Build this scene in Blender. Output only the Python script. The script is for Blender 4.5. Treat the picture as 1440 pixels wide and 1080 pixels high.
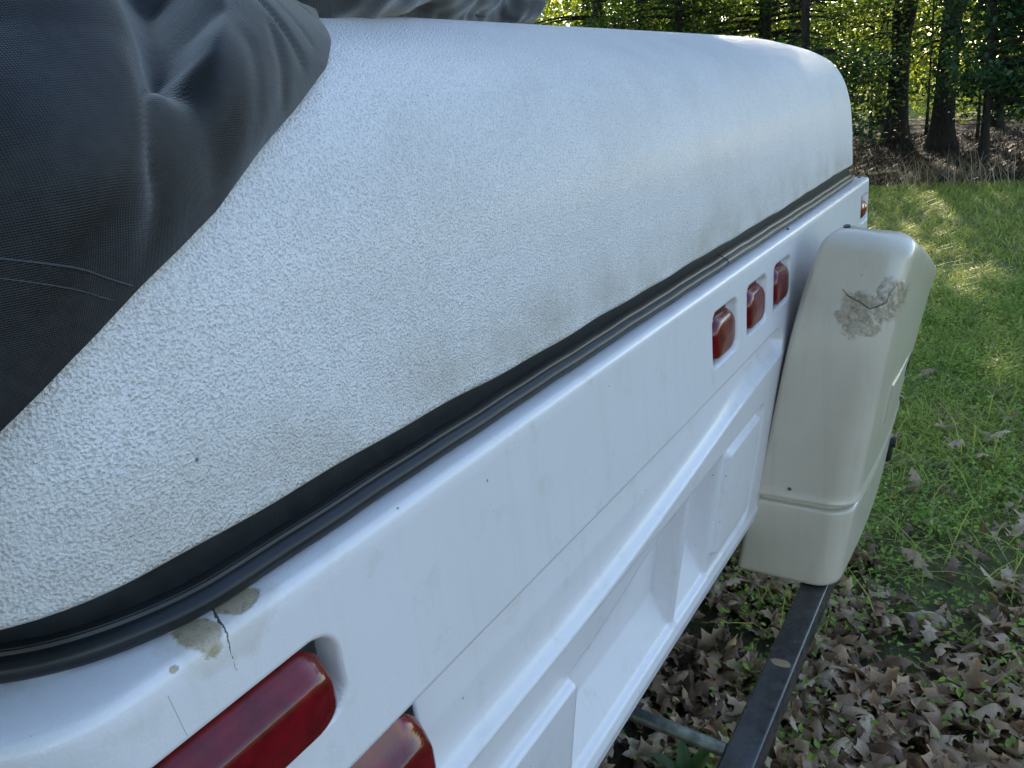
import bpy, bmesh, math, random
import numpy as np
from mathutils import Matrix, Vector, noise as mnoise
for o in list(bpy.data.objects): bpy.data.objects.remove(o)
S = bpy.context.scene
COL = S.collection
rng = np.random.default_rng(7)
random.seed(7)

# ------------------------------------------------------------------ camera
RM = np.array([[0.5374, -0.3332, 0.7747], [-0.8376, -0.1038, 0.5364], [-0.0983, -0.9371, -0.3350]])
for i in range(3): RM[i] /= np.linalg.norm(RM[i])
cam = bpy.data.cameras.new('camera'); cam.sensor_width = 36; cam.lens = 27.03; cam.clip_start = .02; cam.clip_end = 500
co = bpy.data.objects.new('camera', cam); COL.objects.link(co)
m = Matrix.Identity(4)
for i in range(3):
    m[i][0] = RM[i][0]; m[i][1] = -RM[i][1]; m[i][2] = -RM[i][2]
m[0][3], m[1][3], m[2][3] = -.158, -.35, 1.345
co.matrix_world = m
S.camera = co
CAM = np.array([-.158, -.35, 1.345])

# ------------------------------------------------------------------ sky, sun, exposure
SUN_EL, SUN_AZ = 22.0, 12.0          # azimuth measured from +x towards +y
w = bpy.data.worlds.new('World'); S.world = w; w.use_nodes = True
nt = w.node_tree
sky = nt.nodes.new('ShaderNodeTexSky'); sky.sky_type = 'NISHITA'; sky.sun_disc = False
sky.sun_elevation = math.radians(SUN_EL); sky.sun_rotation = math.radians(90 - SUN_AZ)
sky.air_density = 1.0; sky.dust_density = 0.4; sky.ozone_density = 2.0
bg = nt.nodes['Background']; bg.inputs[1].default_value = .15
nt.links.new(sky.outputs[0], bg.inputs[0])
sl = bpy.data.lights.new('sun', 'SUN'); sl.energy = 4.5; sl.angle = math.radians(.6); sl.color = (1, .88, .68)
so = bpy.data.objects.new('sun', sl); COL.objects.link(so)
e_, a_ = math.radians(SUN_EL), math.radians(SUN_AZ)
sd = Vector((math.cos(e_) * math.cos(a_), math.cos(e_) * math.sin(a_), math.sin(e_)))
so.rotation_euler = sd.to_track_quat('Z', 'Y').to_euler()
so.location = sd * 60
S.view_settings.view_transform = 'Standard'; S.view_settings.look = 'None'
S.view_settings.exposure = 1.68; S.view_settings.gamma = 1

S.cycles.max_bounces = 6; S.cycles.diffuse_bounces = 3; S.cycles.glossy_bounces = 3; S.cycles.transmission_bounces = 4

# ------------------------------------------------------------------ helpers
def smooth(a, b, x):
    t = np.clip((x - a) / (b - a), 0, 1); return t * t * (3 - 2 * t)

def mesh_obj(name, verts, faces, mat=None, parent=None, smooth_shade=True, uv=None, auto=None):
    me = bpy.data.meshes.new(name)
    verts = np.asarray(verts, dtype=np.float32)
    if isinstance(faces, np.ndarray):
        nf, k = faces.shape
        me.vertices.add(len(verts)); me.vertices.foreach_set('co', verts.ravel())
        me.loops.add(nf * k); me.loops.foreach_set('vertex_index', faces.astype(np.int32).ravel())
        me.polygons.add(nf); me.polygons.foreach_set('loop_start', np.arange(0, nf * k, k, dtype=np.int32))
        me.polygons.foreach_set('loop_total', np.full(nf, k, dtype=np.int32))
    else:
        me.from_pydata(verts.tolist(), [], faces)
    me.update(calc_edges=True); me.validate()
    if smooth_shade: me.polygons.foreach_set('use_smooth', np.ones(len(me.polygons), dtype=bool))
    if uv is not None:
        l = me.uv_layers.new(name='UVMap'); vi = np.zeros(len(me.loops), dtype=np.int32)
        me.loops.foreach_get('vertex_index', vi); l.data.foreach_set('uv', np.asarray(uv, dtype=np.float32)[vi].ravel())
    if mat: me.materials.append(mat)
    o = bpy.data.objects.new(name, me); COL.objects.link(o)
    if auto: me.set_sharp_from_angle(angle=math.radians(auto))
    if parent: attach(o, parent)
    return o

def attach(o, parent):
    o.parent = parent
    root = parent
    off = Vector((0, 0, 0))
    while root:
        off += root.location; root = root.parent
    o.location = Vector(o.location) - off

def bm_obj(name, bm, mat, parent=None, smooth_shade=True, auto=40):
    me = bpy.data.meshes.new(name); bm.normal_update(); bm.to_mesh(me); bm.free()
    if smooth_shade:
        me.polygons.foreach_set('use_smooth', np.ones(len(me.polygons), dtype=bool))
        me.set_sharp_from_angle(angle=math.radians(auto))
    me.materials.append(mat)
    o = bpy.data.objects.new(name, me); COL.objects.link(o)
    if parent: attach(o, parent)
    return o

def tag(o, label=None, cat=None, group=None, kind=None):
    if label: o['label'] = label
    if cat: o['category'] = cat
    if group: o['group'] = group
    if kind: o['kind'] = kind
    return o

def empty(name, loc=(0, 0, 0)):
    o = bpy.data.objects.new(name, None); COL.objects.link(o); o.location = loc; o.empty_display_size = .1
    return o

def grid_faces(nu, nv, close_u=False):
    # vertex index = i * nv + j , i in nu, j in nv
    i = np.arange(nu if close_u else nu - 1); j = np.arange(nv - 1)
    I, J = np.meshgrid(i, j, indexing='ij'); I2 = (I + 1) % nu
    return np.stack([I * nv + J, I2 * nv + J, I2 * nv + J + 1, I * nv + J + 1], -1).reshape(-1, 4)

def rbox(bm, c, s, r=.0, seg=3, mat=None):
    g = bmesh.ops.create_cube(bm, size=1)
    bmesh.ops.scale(bm, vec=s, verts=g['verts']); bmesh.ops.translate(bm, vec=c, verts=g['verts'])
    if r:
        ed = list({e for v in g['verts'] for e in v.link_edges})
        bmesh.ops.bevel(bm, geom=ed, offset=r, segments=seg, profile=.5, affect='EDGES')

def cyl(bm, p0, p1, r0, r1=None, n=16, caps=True):
    r1 = r0 if r1 is None else r1
    p0, p1 = Vector(p0), Vector(p1); d = p1 - p0
    q = d.to_track_quat('Z', 'Y').to_matrix().to_4x4(); q.translation = (p0 + p1) / 2
    bmesh.ops.create_cone(bm, cap_ends=caps, segments=n, radius1=r0, radius2=r1, depth=d.length, matrix=q)

def tube_along(name, pts, r, mat, parent, n=6):
    V = []; 
    pts = [np.array(p) for p in pts]
    for i, p in enumerate(pts):
        t = pts[min(i + 1, len(pts) - 1)] - pts[max(i - 1, 0)]; t /= np.linalg.norm(t) + 1e-9
        a = np.cross(t, (0, 0, 1.0)); a /= np.linalg.norm(a) + 1e-9; b = np.cross(t, a)
        rr = r[i] if hasattr(r, '__len__') else r
        for q in range(n):
            an = 2 * math.pi * q / n; V.append(p + rr * (a * math.cos(an) + b * math.sin(an)))
    F = []
    for i in range(len(pts) - 1):
        for q in range(n): F.append([i * n + q, i * n + (q + 1) % n, (i + 1) * n + (q + 1) % n, (i + 1) * n + q])
    F.append(list(range(n))); F.append([(len(pts) - 1) * n + q for q in range(n)][::-1])
    return mesh_obj(name, V, F, mat, parent)

# ------------------------------------------------------------------ material helper
class M:
    def __init__(s, name):
        s.m = bpy.data.materials.new(name); s.m.use_nodes = True; s.t = s.m.node_tree
        s.b = s.t.nodes['Principled BSDF']; s.out = s.t.nodes['Material Output']
    def n(s, typ, **kw):
        x = s.t.nodes.new('ShaderNode' + typ)
        for k, v in kw.items():
            if k.startswith('i_'): x.inputs[k[2:].replace('_', ' ')].default_value = v
            else: setattr(x, k, v)
        return x
    def l(s, a, b): s.t.links.new(a, b)
    def coord(s, kind='Object'):
        return s.n('TexCoord').outputs[kind]
    def noise(s, vec, scale, detail=3, rough=.5, dim='3D'):
        x = s.n('TexNoise'); x.inputs['Scale'].default_value = scale; x.inputs['Detail'].default_value = detail
        x.inputs['Roughness'].default_value = rough; s.l(vec, x.inputs['Vector']); return x
    def ramp(s, fac, stops):
        r = s.n('ValToRGB'); el = r.color_ramp.elements
        while len(el) < len(stops): el.new(.5)
        for e, (p, c) in zip(el, stops):
            e.position = p; e.color = (c if len(c) == 4 else (*c, 1)) if isinstance(c, tuple) else (c, c, c, 1)
        s.l(fac, r.inputs[0]); return r.outputs[0]
    def mix(s, fac, a, b, mode='MIX'):
        x = s.n('Mix', data_type='RGBA', blend_type=mode)
        for inp, v in ((x.inputs[0], fac), (x.inputs[6], a), (x.inputs[7], b)):
            if isinstance(v, bpy.types.NodeSocket): s.l(v, inp)
            elif isinstance(v, tuple): inp.default_value = (*v, 1) if len(v) == 3 else v
            else: inp.default_value = v
        return x.outputs[2]
    def math(s, op, a, b=None, c=None, clamp=False):
        x = s.n('Math', operation=op, use_clamp=clamp)
        for inp, v in zip(x.inputs, (a, b, c)):
            if v is None: continue
            if isinstance(v, bpy.types.NodeSocket): s.l(v, inp)
            else: inp.default_value = v
        return x.outputs[0]
    def bump(s, h, strength=.3, dist=.001, nrm=None):
        x = s.n('Bump'); x.inputs['Strength'].default_value = strength; x.inputs['Distance'].default_value = dist
        s.l(h, x.inputs['Height'])
        if nrm: s.l(nrm, x.inputs['Normal'])
        s.l(x.outputs[0], s.b.inputs['Normal']); return x.outputs[0]
    def base(s, v):
        if isinstance(v, bpy.types.NodeSocket): s.l(v, s.b.inputs['Base Color'])
        else: s.b.inputs['Base Color'].default_value = (*v, 1)
    def set(s, **kw):
        for k, v in kw.items(): s.b.inputs[k.replace('_', ' ')].default_value = v

def ellipsoid(mm, vec, c, r, warp=.35, scale=60):
    """soft 0..1 mask inside a noisy ellipsoid at c with radii r"""
    sub = mm.n('VectorMath', operation='SUBTRACT'); mm.l(vec, sub.inputs[0]); sub.inputs[1].default_value = c
    dv = mm.n('VectorMath', operation='DIVIDE'); mm.l(sub.outputs[0], dv.inputs[0]); dv.inputs[1].default_value = r
    ln = mm.n('VectorMath', operation='LENGTH'); mm.l(dv.outputs[0], ln.inputs[0])
    nz = mm.noise(vec, scale, 4, .65)
    d = mm.math('ADD', ln.outputs['Value'], mm.math('MULTIPLY', mm.math('SUBTRACT', nz.outputs[0], .5), warp * 4))
    return mm.math('SMOOTH_MIN', mm.math('MULTIPLY', mm.math('SUBTRACT', 1.0, d), 6, clamp=True), 1.0, .01)

def specks(mm, vec, scale, size, frac):
    v = mm.n('TexVoronoi'); v.inputs['Scale'].default_value = scale; mm.l(vec, v.inputs['Vector'])
    nz = mm.noise(vec, scale * 5, 2)
    a = mm.math('LESS_THAN', mm.math('ADD', v.outputs['Distance'], mm.math('MULTIPLY', nz.outputs[0], size)), size * 1.25)
    sep = mm.n('SeparateColor'); mm.l(v.outputs['Color'], sep.inputs[0])
    return mm.math('MULTIPLY', a, mm.math('LESS_THAN', sep.outputs[0], frac))

MAT = {}
def mat_body(damaged):
    a = M('camper_shell_white' + ('_chipped' if damaged else '')); v = a.coord()
    big = a.noise(v, 2.3, 3, .6)
    col = a.mix(a.ramp(big.outputs[0], [(.35, 0.0), (.75, .55)]), (.775, .735, .765), (.69, .655, .645))
    # rain streaks and hand grime
    mp = a.n('Mapping'); mp.inputs['Scale'].default_value = (38, 38, 2.2); a.l(v, mp.inputs[0])
    st = a.noise(mp.outputs[0], 1.0, 4, .65)
    col = a.mix(a.ramp(st.outputs[0], [(.52, 0.0), (.78, .17)]), col, (.50, .46, .38))
    gr = a.noise(v, 17, 5, .7)
    col = a.mix(a.ramp(gr.outputs[0], [(.56, 0.0), (.80, .45)]), col, (.46, .41, .33))
    col = a.mix(a.math('MULTIPLY', specks(a, v, 48, .07, .30), .8), col, (.10, .085, .07))
    col = a.mix(a.math('MULTIPLY', specks(a, v, 130, .08, .14), .6), col, (.22, .19, .15))
    f = a.noise(v, 520, 2, .55); f2 = a.noise(v, 22, 2, .5)
    h = a.math('ADD', a.math('MULTIPLY', f.outputs[0], .34), a.math('MULTIPLY', f2.outputs[0], .5))
    if damaged:
        p1 = ellipsoid(a, v, (.0335, .012, 1.090), (.0125, .017, .02), .17, 110)
        p2 = ellipsoid(a, v, (.063, .0165, 1.090), (.0145, .0125, .02), .17, 110)
        p3 = ellipsoid(a, v, (.0105, .0, 1.0865), (.004, .004, .004), .1, 300)
        pm = a.math('MAXIMUM', a.math('MAXIMUM', p1, p2), p3)
        pn = a.noise(v, 210, 6, .75)
        halo = a.math('MULTIPLY', a.math('SUBTRACT', 1, pm), a.ramp(ellipsoid(a, v, (.048, .012, 1.090), (.040, .03, .03), .2, 60), [(0, 0.0), (1, .35)]))
        col = a.mix(halo, col, (.52, .46, .37))
        col = a.mix(pm, col, a.ramp(pn.outputs[0], [(.32, (.22, .165, .105)), (.5, (.44, .36, .25)), (.68, (.30, .235, .16))]))
        sp = a.n('SeparateXYZ'); a.l(v, sp.inputs[0])
        cn = a.noise(v, 90, 4, .7)
        cx = a.math('ADD', sp.outputs[0], a.math('MULTIPLY', a.math('SUBTRACT', cn.outputs[0], .5), .007))
        cx = a.math('ADD', cx, a.math('MULTIPLY', a.math('MAXIMUM', sp.outputs[1], 0), -.40))
        wd = a.math('ADD', a.math('MULTIPLY', a.math('MAXIMUM', a.math('SUBTRACT', sp.outputs[2], 1.072), 0), .040), .00012)
        cr = a.math('MULTIPLY', a.math('LESS_THAN', a.math('ABSOLUTE', a.math('SUBTRACT', cx, .0425)), wd), a.math('GREATER_THAN', sp.outputs[2], 1.060))
        cr = a.math('MULTIPLY', cr, a.math('LESS_THAN', sp.outputs[1], .05))
        col = a.mix(a.math('MULTIPLY', cr, .93), col, (.03, .025, .02))
        sx = a.math('ADD', sp.outputs[0], a.math('MULTIPLY', sp.outputs[2], .12))
        sc = a.math('MULTIPLY', a.math('LESS_THAN', a.math('ABSOLUTE', a.math('SUBTRACT', sx, .1315)), .00025),
                    a.math('MULTIPLY', a.math('LESS_THAN', sp.outputs[2], 1.075), a.math('GREATER_THAN', sp.outputs[2], 1.045)))
        col = a.mix(a.math('MULTIPLY', sc, .6), col, (.25, .2, .2))
        h = a.math('SUBTRACT', h, a.math('MULTIPLY', pm, a.math('ADD', .5, a.math('MULTIPLY', pn.outputs[0], .9))))
        h = a.math('SUBTRACT', h, a.math('MULTIPLY', cr, 1.2))
    a.base(col); a.set(Roughness=.30, Coat_Weight=.30, Coat_Roughness=.14)
    a.bump(h, .55, .0013)
    return a.m
def mat_roof():
    a = M('camper_roof_textured'); v = a.coord()
    big = a.noise(v, 1.7, 5, .6); med = a.noise(v, 9, 5, .65)
    col = a.mix(a.ramp(big.outputs[0], [(.38, 0.0), (.70, .5)]), (.90, .86, .88), (.78, .74, .73))
    col = a.mix(a.ramp(med.outputs[0], [(.48, 0.0), (.8, .30)]), col, (.56, .53, .48))
    # dust settled low along the rim
    sp = a.n('SeparateXYZ'); a.l(v, sp.inputs[0])
    low = a.math('MULTIPLY', a.math('SUBTRACT', 1.20, sp.outputs[2]), 18, clamp=True)
    col = a.mix(a.math('MULTIPLY', low, a.ramp(med.outputs[0], [(.35, .1), (.7, .75)])), col, (.50, .44, .36))
    col = a.mix(a.math('MULTIPLY', specks(a, v, 30, .05, .30), .8), col, (.11, .085, .06))
    col = a.mix(a.math('MULTIPLY', specks(a, v, 80, .06, .16), .6), col, (.2, .15, .11))
    f = a.noise(v, 560, .6, .5)
    col = a.mix(a.ramp(f.outputs[0], [(.34, .40), (.48, 0.0)]), col, (.44, .425, .40))  # dirt tone in the grain hollows, also painting in relief shade
    a.base(col); a.set(Roughness=.34, Coat_Weight=.15, Coat_Roughness=.22)
    g = a.noise(v, 1250, 1, .5)
    h = a.math('ADD', a.math('MULTIPLY', f.outputs[0], 1.5), a.math('MULTIPLY', g.outputs[0], .55))
    a.bump(h, 1.0, .0018)
    return a.m
def mat_cream():
    a = M('cover_plastic_cream'); v = a.coord()
    big = a.noise(v, 5, 4, .6)
    col = a.mix(a.ramp(big.outputs[0], [(.35, 0.0), (.75, .6)]), (.64, .555, .45), (.54, .46, .365))
    d = ellipsoid(a, v, (1.28, -.130, .948), (.12, .044, .044), .34, 34)
    d2 = ellipsoid(a, v, (1.30, -.168, .975), (.10, .024, .040), .36, 45)
    dm = a.math('MAXIMUM', d, d2)
    dn = a.noise(v, 85, 6, .7)
    wv = a.n('TexWave', wave_type='BANDS'); wv.inputs['Scale'].default_value = 28; wv.inputs['Distortion'].default_value = 14
    wv.inputs['Detail'].default_value = 4; a.l(v, wv.inputs['Vector'])
    dcol = a.ramp(dn.outputs[0], [(.32, (.09, .05, .025)), (.5, (.27, .18, .10)), (.7, (.46, .37, .26))])
    dcol = a.mix(a.math('MULTIPLY', a.ramp(wv.outputs[1], [(.75, 0.0), (.95, .7)]), 1), dcol, (.18, .135, .10))
    col = a.mix(a.math('MULTIPLY', dm, a.ramp(dn.outputs[0], [(.3, .95), (.65, .35)])), col, dcol)
    mp = a.n('Mapping'); mp.inputs['Scale'].default_value = (30, 30, 1.8); a.l(v, mp.inputs[0])
    st = a.noise(mp.outputs[0], 1.0, 4, .65)
    col = a.mix(a.ramp(st.outputs[0], [(.50, 0.0), (.78, .28)]), col, (.36, .30, .21))
    col = a.mix(a.math('MULTIPLY', specks(a, v, 34, .07, .3), .7), col, (.16, .12, .09))
    a.base(col); a.set(Roughness=.30, Coat_Weight=.4, Coat_Roughness=.14)
    f = a.noise(v, 500, 2, .5); f2 = a.noise(v, 14, 2)
    h = a.math('ADD', a.math('MULTIPLY', f.outputs[0], .07), a.math('MULTIPLY', f2.outputs[0], .4))
    h = a.math('ADD', h, a.math('MULTIPLY', dm, a.math('ADD', a.math('MULTIPLY', dn.outputs[0], 2.2), a.math('MULTIPLY', wv.outputs[1], 1.3))))
    a.bump(h, .6, .0016)
    return a.m
def mat_simple(name, col, rough=.5, metallic=0, bscale=None, bs=.2, bd=.0006, var=.12, vs=30, coat=0, spec=.5):
    a = M(name); v = a.coord()
    n = a.noise(v, vs, 4, .6)
    lo = tuple(c * (1 - var) for c in col); hi = tuple(min(1, c * (1 + var)) for c in col)
    a.base(a.ramp(n.outputs[0], [(.3, lo), (.7, hi)])); a.set(Roughness=rough, Metallic=metallic, Coat_Weight=coat, Specular_IOR_Level=spec)
    if bscale: a.bump(a.noise(v, bscale, 3).outputs[0], bs, bd)
    return a.m
def mat_lens():
    a = M('lens_red'); v = a.coord()
    lw = a.n('LayerWeight'); lw.inputs[0].default_value = .35
    n = a.noise(v, 55, 4, .6)
    c = a.ramp(n.outputs[0], [(.3, (.085, .0012, .004)), (.7, (.19, .003, .008))])
    a.base(c); a.set(Roughness=.16, Coat_Weight=.3, Coat_Roughness=.08, Specular_IOR_Level=.4)
    w1 = a.n('TexWave', wave_type='BANDS', bands_direction='X'); w1.inputs['Scale'].default_value = 130; a.l(v, w1.inputs['Vector'])
    w2 = a.n('TexWave', wave_type='BANDS', bands_direction='Z'); w2.inputs['Scale'].default_value = 130; a.l(v, w2.inputs['Vector'])
    h = a.math('ADD', a.math('MULTIPLY', w1.outputs[1], .15), a.math('MULTIPLY', w2.outputs[1], .25))
    h = a.math('ADD', h, a.noise(v, 300, 3).outputs[0])
    a.bump(h, .13, .0006)
    return a.m
def mat_fabric():
    a = M('cover_fabric_charcoal'); uv = a.coord('UV')
    sp = a.n('SeparateXYZ'); a.l(uv, sp.inputs[0])
    P = 2 * math.pi / .0013
    sx = a.math('SINE', a.math('MULTIPLY', a.math('ADD', sp.outputs[0], sp.outputs[1]), P * .7))
    sy = a.math('SINE', a.math('MULTIPLY', a.math('SUBTRACT', sp.outputs[0], sp.outputs[1]), P * .7))
    wv = a.math('MULTIPLY', sx, sy)
    n = a.noise(uv, 9, 5, .6); fine = a.noise(uv, 140, 3, .6)
    c = a.ramp(n.outputs[0], [(.3, (.006, .0063, .0075)), (.7, (.011, .0115, .013))])
    c = a.mix(a.ramp(wv, [(.0, 0.0), (.9, .5)]), c, (.040, .042, .050))
    c = a.mix(a.ramp(fine.outputs[0], [(.45, 0.0), (.75, .35)]), c, (.04, .038, .040))
    a.base(c); a.set(Roughness=.50, Sheen_Weight=.75, Sheen_Roughness=.32, Specular_IOR_Level=.34)
    cr = a.noise(uv, 26, 5, .62)
    h = a.math('ADD', a.math('MULTIPLY', wv, .32), a.math('MULTIPLY', cr.outputs[0], 3.0))
    a.bump(h, .45, .0009)
    return a.m
def mat_leaf(name, c_lo, c_hi, t_lo, t_hi, trans=.5, rough=.5):
    a = M(name)
    g = a.n('NewGeometry'); r = g.outputs['Random Per Island']
    c = a.ramp(r, [(0, c_lo), (1, c_hi)]); t = a.ramp(r, [(0, t_lo), (1, t_hi)])
    a.base(c); a.set(Roughness=rough, Specular_IOR_Level=.25)
    tr = a.n('BsdfTranslucent'); a.l(t, tr.inputs[0])
    mx = a.n('MixShader'); mx.inputs[0].default_value = trans
    a.l(a.b.outputs[0], mx.inputs[1]); a.l(tr.outputs[0], mx.inputs[2]); a.l(mx.outputs[0], a.out.inputs[0])
    return a.m
def mat_ground():
    a = M('lawn_soil'); v = a.coord()
    n1 = a.noise(v, 1.1, 5, .6); n2 = a.noise(v, 14, 5, .65); n3 = a.noise(v, 60, 4, .7)
    soil = a.ramp(n3.outputs[0], [(.3, (.05, .036, .025)), (.55, (.12, .09, .064)), (.75, (.20, .155, .11))])
    green = a.ramp(n2.outputs[0], [(.3, (.09, .11, .025)), (.55, (.18, .21, .05)), (.8, (.28, .27, .09))])
    sp = a.n('SeparateXYZ'); a.l(v, sp.inputs[0])
    near = a.math('ADD', a.math('MULTIPLY', sp.outputs[0], .55), a.math('MULTIPLY', n1.outputs[0], 1.2))
    f = a.ramp(near, [(.0, 0.0), (1.0, 1.0)])
    m_ = a.math('SUBTRACT', near, 1.35, clamp=True)
    col = a.mix(a.math('MULTIPLY', m_, 1.6, clamp=True), soil, green)
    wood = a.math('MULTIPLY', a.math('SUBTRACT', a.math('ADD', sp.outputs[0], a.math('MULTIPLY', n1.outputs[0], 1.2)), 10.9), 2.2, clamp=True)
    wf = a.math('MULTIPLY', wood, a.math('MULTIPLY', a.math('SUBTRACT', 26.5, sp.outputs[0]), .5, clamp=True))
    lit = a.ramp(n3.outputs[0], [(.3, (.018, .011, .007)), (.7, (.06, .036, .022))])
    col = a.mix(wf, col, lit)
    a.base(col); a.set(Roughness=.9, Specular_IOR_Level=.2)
    a.bump(a.math('ADD', n2.outputs[0], n3.outputs[0]), .8, .03)
    return a.m
def mat_bark():
    a = M('bark'); v = a.coord()
    mp = a.n('Mapping'); mp.inputs['Scale'].default_value = (9, 9, 1.6); a.l(v, mp.inputs[0])
    n = a.noise(mp.outputs[0], 3, 6, .7)
    a.base(a.ramp(n.outputs[0], [(.3, (.012, .0095, .008)), (.7, (.05, .04, .033))])); a.set(Roughness=.95, Specular_IOR_Level=.2)
    a.bump(n.outputs[0], .9, .04); return a.m
def mat_dead():
    a = M('dead_leaf')
    g = a.n('NewGeometry'); oi = a.n('ObjectInfo')
    r = a.math('FRACT', a.math('ADD', g.outputs['Random Per Island'], oi.outputs['Random']))
    v = a.coord(); n = a.noise(v, 45, 4, .6)
    c = a.ramp(r, [(0, (.16, .085, .045)), (.3, (.38, .215, .115)), (.6, (.52, .325, .185)), (.85, (.64, .43, .27)), (1, (.80, .58, .39))])
    c = a.mix(a.ramp(n.outputs[0], [(.35, .45), (.65, 0.0)]), c, (.12, .07, .042))
    a.base(c); a.set(Roughness=.6)
    a.bump(n.outputs[0], .4, .002)
    tr = a.n('BsdfTranslucent'); tr.inputs[0].default_value = (.2, .12, .07, 1)
    mx = a.n('MixShader'); mx.inputs[0].default_value = .12
    a.l(a.b.outputs[0], mx.inputs[1]); a.l(tr.outputs[0], mx.inputs[2]); a.l(mx.outputs[0], a.out.inputs[0])
    return a.m
def mat_bumper():
    a = M('black_bumper_paint'); v = a.coord()
    n = a.noise(v, 24, 5, .65)
    c = a.ramp(n.outputs[0], [(.35, (.016, .018, .022)), (.7, (.05, .05, .052))])
    rust = ellipsoid(a, v, (.985, -.07, .385), (.011, .02, .02), .2, 120)
    c = a.mix(a.math('MULTIPLY', rust, .9), c, (.36, .25, .15))
    c = a.mix(a.math('MULTIPLY', specks(a, v, 40, .06, .2), .6), c, (.22, .17, .12))
    a.base(c); a.l(a.ramp(n.outputs[0], [(.3, .16), (.7, .34)]), a.b.inputs['Roughness']); a.set(Specular_IOR_Level=.6)
    a.bump(a.noise(v, 160, 3).outputs[0], .12, .0008); return a.m
MAT['body'] = mat_body(False); MAT['body_chip'] = mat_body(True); MAT['roof'] = mat_roof(); MAT['cream'] = mat_cream(); MAT['fabric'] = mat_fabric()
MAT['lens'] = mat_lens(); MAT['ground'] = mat_ground(); MAT['bark'] = mat_bark(); MAT['dead'] = mat_dead(); MAT['bumper'] = mat_bumper()
MAT['band'] = mat_simple('rubber_flap', (.016, .019, .021), .42, bscale=300, bs=.3, var=.35, vs=60)
MAT['tube'] = mat_simple('vinyl_gasket', (.013, .014, .017), .36, bscale=90, bs=.12, var=.35, vs=25, spec=.4)
MAT['tube_reflection_tone'] = mat_simple('vinyl_gasket_reflection_tone', (.050, .044, .042), .36, bscale=90, bs=.15, var=.35, vs=25)  # lighter brown reflection on the far half, put into the gasket colour
MAT['black'] = mat_simple('black_plastic', (.012, .012, .014), .4)
MAT['steel'] = mat_simple('galvanised_pipe', (.30, .33, .29), .42, metallic=.85, bscale=120, bs=.3, bd=.001, var=.45, vs=40)
MAT['under'] = mat_simple('underbody_black', (.02, .02, .02), .8, bscale=40)
MAT['amber'] = mat_simple('lens_amber', (.42, .13, .02), .15, coat=.5)
MAT['chrome'] = mat_simple('screw_metal', (.45, .42, .38), .4, metallic=.9)
MAT['seam'] = mat_simple('seam_thread', (.055, .06, .072), .7)
MAT['twig'] = mat_simple('twig_brown', (.05, .035, .025), .9)
MAT['torn'] = mat_simple('torn_plastic_edge', (.16, .105, .06), .8, var=.5, vs=150)
MAT['tyre'] = mat_simple('tyre_rubber', (.02, .02, .02), .8)

# ------------------------------------------------------------------ ground
def ground_z(x, y):
    return .02 * math.sin(x * .7 + 1) * math.cos(y * .9) * min(1, max(0, x / 3)) - .04
gx = np.concatenate([np.linspace(-200, -4, 12), np.linspace(-3, 14, 86), np.linspace(14.5, 40, 40), np.linspace(45, 300, 12)])
gy = np.concatenate([np.linspace(-200, -6, 12), np.linspace(-5.5, 12, 90), np.linspace(13, 30, 12), np.linspace(36, 250, 10)])
gv = [(x, y, ground_z(x, y)) for x in gx for y in gy]
gnd = mesh_obj('ground', gv, grid_faces(len(gx), len(gy)), MAT['ground'])
gnd['kind'] = 'structure'

# ------------------------------------------------------------------ camper
BASE = (1.0, 1.8, 0)
camper = tag(empty('folding_camper', BASE), 'white folding camper trailer with textured roof, black gasket and red rear lamps', 'camper trailer')

# --- body shell -------------------------------------------------------------
BX0, BX1, BY1, RN, RF = -.085, 2.098, 3.6, .07, .03
path = []                                   # x, y, inward normal, local s (x on the rear straight)
for y in np.linspace(3.53, .35, 14): path.append((BX0, y, 1, 0))
for y in np.linspace(.34, RN + .004, 30): path.append((BX0, y, 1, 0))
for t in np.linspace(0, math.pi / 2, 34): path.append((BX0 + RN - RN * math.cos(t), RN - RN * math.sin(t), math.cos(t), math.sin(t)))
xs = np.concatenate([np.arange(BX0 + RN + .002, .30, .002), np.arange(.30, 1.30, .0035), np.arange(1.30, 1.93, .015), np.arange(1.93, BX1 - RF - .001, .0035)])
for x in xs: path.append((x, 0, 0, 1))
for t in np.linspace(0, math.pi / 2, 10): path.append((BX1 - RF + RF * math.sin(t), RF - RF * math.cos(t), -math.sin(t), math.cos(t)))
for y in np.linspace(.06, 3.53, 30): path.append((BX1, y, -1, 0))
path = np.array(path)
def tuck(z): return np.maximum(0, .87 - z) * .14
def rrect(x, z, x0, x1, z0, z1, r, soft):
    """1 inside a rounded rectangle, soft edge"""
    cx, cz, hx, hz = (x0 + x1) / 2, (z0 + z1) / 2, (x1 - x0) / 2, (z1 - z0) / 2
    qx, qz = np.abs(x - cx) - hx + r, np.abs(z - cz) - hz + r
    d = np.hypot(np.maximum(qx, 0), np.maximum(qz, 0)) + np.minimum(np.maximum(qx, qz), 0) - r
    return 1 - smooth(-soft, 0, d)
IDX = [.906, 1.065, 1.219]
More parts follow.
